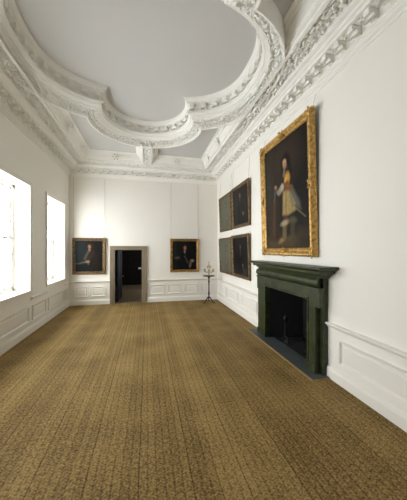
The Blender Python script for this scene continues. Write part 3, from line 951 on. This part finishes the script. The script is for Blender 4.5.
R1 = math.radians(1.0)
painting((-1.945, YB - 0.012, 1.058), 0, 1.07, 1.255, 0.10, 0.055, R1, M_OLDGOLD, 'left', (30, 34, 35),
         'half-length portrait in a dull gold frame left of the doorway', 2.08)
painting((1.375, YB - 0.012, 1.076), 0, 1.08, 1.245, 0.095, 0.055, R1, M_MIDGOLD, 'right', (21, 22, 24),
         'half-length portrait in a bright-edged gold frame between the doorway and candle stand', 2.07)
R2 = math.radians(2.2)
G = 'four half-length portraits hung two over two'
painting((XR - 0.012, 8.185, 2.545), -PI / 2, 1.27, 1.225, 0.09, 0.05, R2, M_OLDGOLD, 'grey', (104, 108, 92), 'greyish portrait in the upper row, on the corner side of its pair', 0.60, G)
painting((XR - 0.012, 6.775, 2.555), -PI / 2, 1.34, 1.235, 0.09, 0.05, R2, M_OLDGOLD, 'dark', (36, 34, 34), 'dark portrait in the upper row, beside the big gilt frame', 0.60, G)
painting((XR - 0.012, 8.185, 1.09), -PI / 2, 1.27, 1.225, 0.09, 0.05, R2, M_OLDGOLD, 'grey', (112, 116, 100), 'greyish portrait in the lower row, on the corner side nearest the candle stand', 0.10, G)
painting((XR - 0.012, 6.775, 1.09), -PI / 2, 1.34, 1.255, 0.09, 0.05, R2, M_OLDGOLD, 'black', (28, 28, 29), 'black portrait in the lower row, beside the mantel shelf end', 0.10, G)

# the great full-length portrait over the fireplace
BW, BH, BF, BD = 1.82, 2.39, 0.15, 0.085
BT_ = math.radians(1.6)
big = empty('painting', (XR - 0.012, 4.375, 1.79), -PI / 2, BT_)
tag(big, 'large full-length portrait in a carved gilt frame over the green fireplace', 'painting')
picture_frame(big, BW, BH, BF, BD, M_GOLD, carved=True)
S = lambda s: 0.977 * s - 1.03                          # measured from the far edge of the frame


def q(*pts): return [(S(a), b) for a, b in pts]


ops = [('p', q((.3, .1), (.78, .1), (.80, 1.2), (.70, 2.3), (.3, 2.3)), (44, 40, 33), .18),
       ('e', (S(.45), 1.62, .14, .5, 0), (62, 60, 52), .15),
       ('e', (S(1.45), 1.5, .42, .8, 0), (24, 20, 18), .25), ('e', (S(1.05), 1.9, .5, .45, 0), (58, 46, 37), .2),
       ('p', q((.3, .1), (1.95, .1), (1.95, .42), (1.3, .50), (.80, .38), (.3, .36)), (82, 66, 42), .12),
       ('p', q((1.4, .1), (2.0, .1), (2.0, .5), (1.55, .4)), (46, 38, 26), .15),
       # draped table on the far side
       ('p', q((.44, .34), (.80, .30), (.82, 1.10), (.74, 1.20), (.50, 1.22)), (66, 48, 32), .05), ('l', (q((.62, .45), (.66, 1.1)), .03), (92, 68, 46), .04), ('l', (q((.76, .40), (.78, 1.1)), .03), (36, 28, 22), .04),
       # legs and boots
       ('p', q((1.10, .40), (1.46, .40), (1.44, .95), (1.05, .95)), (30, 26, 20), .06),
       ('l', (q((1.09, .90), (1.08, .62)), .085), (96, 50, 26), .03), ('l', (q((1.04, .64), (1.03, .38)), .065), (118, 102, 66), .025), ('e', (S(1.05), .655, .14, .05, .15), (172, 162, 130), .025),
       ('e', (S(.93), .315, .13, .045, .35), (150, 128, 82), .02), ('e', (S(1.02), .36, .06, .06, 0), (120, 100, 64), .02),
       ('l', (q((1.33, .68), (1.31, .40)), .075), (70, 64, 44), .03), ('e', (S(1.33), .68, .12, .05, -.1), (92, 86, 62), .03), ('e', (S(1.24), .345, .12, .04, .2), (84, 74, 48), .02),
       # buff skirt
       ('p', q((1.02, 1.36), (1.28, 1.36), (1.36, 1.1), (1.44, .86), (1.20, .80), (.98, .82), (1.00, 1.1)), (176, 152, 98), .03),
       ('l', (q((1.14, 1.3), (1.10, .86)), .02), (140, 116, 70), .03), ('l', (q((1.26, 1.3), (1.34, .88)), .018), (142, 118, 72), .03),
       ('p', q((1.20, 1.33), (1.34, 1.30), (1.56, 1.0), (1.60, .84), (1.44, .90), (1.26, 1.14)), (104, 100, 84), .04), ('l', (q((1.24, 1.22), (1.42, .98)), .014), (150, 144, 124), .02),
       # torso, hair, face
       ('p', q((1.02, 1.36), (1.28, 1.36), (1.30, 1.62), (1.20, 1.76), (1.06, 1.74), (1.0, 1.56)), (26, 22, 20), .04),
       ('e', (S(1.13), 1.85, .15, .16, 0), (12, 10, 9), .04), ('l', (q((1.20, 1.86), (1.26, 1.62)), .07), (16, 13, 12), .04), ('l', (q((1.02, 1.86), (1.02, 1.68)), .05), (18, 14, 12), .03),
       ('e', (S(1.09), 1.82, .062, .085, .1), (206, 158, 118), .02), ('e', (S(1.105), 1.765, .048, .04, 0), (176, 126, 94), .02), ('e', (S(1.085), 1.865, .05, .03, 0), (216, 172, 134), .02), ('l', (q((1.075, 1.835), (1.105, 1.83)), .008), (120, 80, 60), .01), ('l', (q((1.08, 1.70), (1.05, 1.60)), .028), (136, 130, 116), .025),
       # ochre sleeve, gauntlet, hand, sash
       ('e', (S(1.165), 1.50, .095, .13, -.15), (206, 150, 62), .03), ('e', (S(1.14), 1.47, .05, .07, 0), (226, 176, 84), .03), ('l', (q((1.17, 1.42), (1.06, 1.36)), .055), (120, 78, 34), .03),
       ('l', (q((1.04, 1.33), (1.32, 1.30)), .04), (122, 70, 40), .03), ('e', (S(.94), 1.35, .10, .065, .5), (166, 160, 144), .025), ('e', (S(.99), 1.39, .05, .06, 0), (190, 184, 166), .02),
       ('e', (S(.84), 1.30, .08, .05, -.6), (150, 138, 118), .02), ('e', (S(.73), 1.43, .05, .035, -.5), (196, 138, 92), .02), ('l', (q((.72, 1.40), (.66, 1.15)), .02), (110, 104, 92), .02),
       # sword
       ('l', (q((1.22, 1.06), (1.45, .88), (1.72, .70)), .010), (132, 120, 92), .012)]


def lower(op):
    k_, g_, c_, s_ = op
    if k_ == 'e': g_ = (g_[0], g_[1] * 0.972, g_[2], g_[3], g_[4])
    elif k_ == 'l': g_ = ([(a, b * 0.972) for a, b in g_[0]], g_[1])
    else: g_ = [(a, b * 0.972) for a, b in g_]
    return k_, g_, c_, s_


canvas(big, -BW / 2 + BF * 0.9, BW / 2 - BF * 0.9, BF * 0.9, BH - BF * 0.9, -BD * 0.36, [lower(o) for o in ops], (29, 25, 22), 130, 170, BF)
hang(big, BH, -0.012, (-BW / 2 + 0.04, BW / 2 - 0.04), 0.25, BT_)


def cartouche(mb, cx, cz, rx, rz, n, seed):
    rs = random.Random(seed)
    N, T1, T2 = Vector((0, -1, 0)), Vector((1, 0, 0)), Vector((0, 0, 1))
    for k in range(n):
        a = 2 * PI * k / n + rs.uniform(-.2, .2)
        for rr in (0.35, 0.62):
            leaf(mb, (cx + rx * rr * math.cos(a), -BD * 0.85, cz + rz * rr * math.sin(a)), a + rs.uniform(-.4, .4), rx * rs.uniform(.30, .46), normal=(N, T1, T2), thick=0.7)
    mb.lathe([(rx * .4, 0), (rx * .36, .012), (rx * .2, .024), (0.001, .028)], 12, mat=Matrix.Translation((cx, -BD * 0.9, cz)) @ Matrix.Rotation(PI / 2, 4, 'X') @ Matrix.Diagonal((1, rz / rx, 1, 1)))


k = 0
for sx in (-1, 1):
    for cz in (0.075, BH - 0.075):
        mb = MB(); cartouche(mb, sx * (BW / 2 - 0.075), cz, 0.10, 0.10, 11, k); k += 1
        mb.build('corner_ornament', M_GOLD, big)
for cx_, cz_, rx_, rz_ in ((0, BH - 0.065, 0.13, 0.085), (0, 0.075, 0.12, 0.07), (-BW / 2 + 0.075, BH / 2, 0.075, 0.13), (BW / 2 - 0.075, BH / 2, 0.075, 0.13)):
    mb = MB(); cartouche(mb, cx_, cz_, rx_, rz_, 11, k); k += 1
    mb.build('centre_ornament', M_GOLD, big)

# ------------------------------------------------------------------ candle stand and candelabrum
TX, TY = 2.17, 8.72
t = empty('candle_stand', (TX, TY, 0.0)); tag(t, 'slender black tripod candle stand in the far right corner', 'stand')
b = MB(); b.lathe([(0.03, 0.945), (0.10, 0.95), (0.205, 0.958), (0.215, 0.968), (0.215, 0.985), (0.205, 0.985), (0.20, 0.975), (0.001, 0.975)], 28); b.build('tray_top', M_BLACK, t)
b = MB(); b.lathe([(0.03, 0.17), (0.036, 0.20), (0.02, 0.24), (0.03, 0.30), (0.034, 0.34), (0.022, 0.42), (0.019, 0.60), (0.024, 0.72), (0.034, 0.78), (0.02, 0.82), (0.026, 0.88), (0.045, 0.93), (0.06, 0.946)], 16); b.build('turned_stem', M_BLACK, t)
for k in range(3):
    a = math.radians(200 + 120 * k); c, s = math.cos(a), math.sin(a)
    b = MB(); b.tube([(c * r, s * r, z) for r, z in ((0.01, 0.22), (0.06, 0.19), (0.11, 0.12), (0.16, 0.055), (0.205, 0.022), (0.235, 0.017))], [0.022, 0.022, 0.02, 0.017, 0.016, 0.017], 8)
    b.build('leg', M_BLACK, t)

t = empty('candelabrum', (TX, TY, 0.9755)); tag(t, 'pale branched candelabrum with crystal drops on the black candle stand', 'candelabrum')
b = MB(); b.lathe([(0.075, 0.0), (0.075, 0.012), (0.05, 0.022), (0.02, 0.035), (0.014, 0.06), (0.028, 0.085), (0.014, 0.11), (0.012, 0.2), (0.026, 0.225), (0.012, 0.25), (0.01, 0.36), (0.022, 0.385), (0.01, 0.41), (0.008, 0.45), (0.02, 0.475), (0.001, 0.51)], 16); b.build('stem', M_GILT, t)
for k in range(6):
    a = math.radians(15 + 60 * k); c, s = math.cos(a), math.sin(a)
    R = 0.155 + 0.02 * (k % 2); zt = 0.20 + 0.035 * (k % 2)
    b = MB(); b.tube([(c * r, s * r, z) for r, z in ((0.012, 0.16), (0.05, 0.125), (0.10, 0.125), (R - 0.01, 0.15), (R, zt - 0.02), (R, zt))], [0.012, 0.012, 0.011, 0.010, 0.010, 0.010], 6)
    b.lathe([(0.008, zt - 0.005), (0.034, zt + 0.004), (0.034, zt + 0.008), (0.012, zt + 0.01), (0.013, zt + 0.03), (0.011, zt + 0.03)], 10, mat=Matrix.Translation((c * R, s * R, 0)))
    arm = b.build('arm', M_GILT, t)
    b = MB(); b.lathe([(0.013, zt + 0.028), (0.013, zt + 0.085), (0.004, zt + 0.09), (0.003, zt + 0.10)], 8, mat=Matrix.Translation((c * R, s * R, 0))); b.build('candle', M_WAX, arm)
    b = MB()
    for dq in (-0.9, 0, 0.9):
        px, py = c * R + 0.033 * math.cos(a + dq), s * R + 0.033 * math.sin(a + dq)
        b.lathe([(0.001, zt + 0.003), (0.012, zt - 0.02), (0.017, zt - 0.05), (0.001, zt - 0.085)], 6, mat=Matrix.Translation((px, py, 0)), smooth=False)
    b.build('crystal_drops', M_CRYSTAL, arm)
b = MB()
for k in range(10):
    a = 2 * PI * k / 10
    b.lathe([(0.001, 0.0), (0.014, -0.03), (0.018, -0.06), (0.001, -0.10)], 6, mat=Matrix.Translation((0.062 * math.cos(a), 0.062 * math.sin(a), 0.365)), smooth=False)
b.lathe([(0.012, 0.36), (0.06, 0.366), (0.06, 0.372), (0.012, 0.376)], 14)
b.build('crystal_crown', M_CRYSTAL, t)

# ------------------------------------------------------------------ light: overcast daylight through the windows, one of them added in the passage
wd = bpy.data.worlds.new('overcast_sky'); SC.world = wd; wd.use_nodes = True
bg = wd.node_tree.nodes['Background']; bg.inputs['Color'].default_value = (0.93, 0.97, 1.0, 1); bg.inputs['Strength'].default_value = 18.6
for i, (y0, y1) in enumerate(WINS):
    la = bpy.data.lights.new('window_portal', 'AREA'); la.shape = 'RECTANGLE'; la.size = WIN_Z1 - WIN_Z0; la.size_y = y1 - y0
    la.cycles.is_portal = True
    lo = bpy.data.objects.new('window_portal', la); COL.objects.link(lo)
    lo.location = (XL - LT + 0.02, (y0 + y1) / 2, (WIN_Z0 + WIN_Z1) / 2); lo.rotation_euler = (0, -PI / 2, 0)

la = bpy.data.lights.new('window_portal', 'AREA'); la.shape = 'RECTANGLE'; la.size = 1.4; la.size_y = 1.1; la.cycles.is_portal = True  # portal for the added passage window
lo = bpy.data.objects.new('window_portal', la); COL.objects.link(lo)
lo.location = (PX1 + 0.19, 12.05, 1.7); lo.rotation_euler = (0, PI / 2, 0)

# ------------------------------------------------------------------ camera
th = math.atan((203.5 - 147.0) / 250.0)
cd = bpy.data.cameras.new('camera'); cam = bpy.data.objects.new('camera', cd); COL.objects.link(cam)
cd.sensor_fit = 'HORIZONTAL'; cd.sensor_width = 36.0; cd.lens = 36.0 * 250.0 / 407.0
cd.clip_start = 0.05; cd.clip_end = 200
cam.location = (0, 0, EYE); cam.rotation_euler = (PI / 2, 0, -th)
SC.camera = cam

SC.view_settings.view_transform = 'Standard'; SC.view_settings.look = 'None'; SC.view_settings.gamma = 1.0
SC.view_settings.use_curve_mapping = False
SC.view_settings.exposure = 0.0
try:
    SC.cycles.use_denoising = True; SC.cycles.denoiser = 'OPENIMAGEDENOISE'
    SC.cycles.max_bounces = 14; SC.cycles.diffuse_bounces = 8
except Exception:
    pass
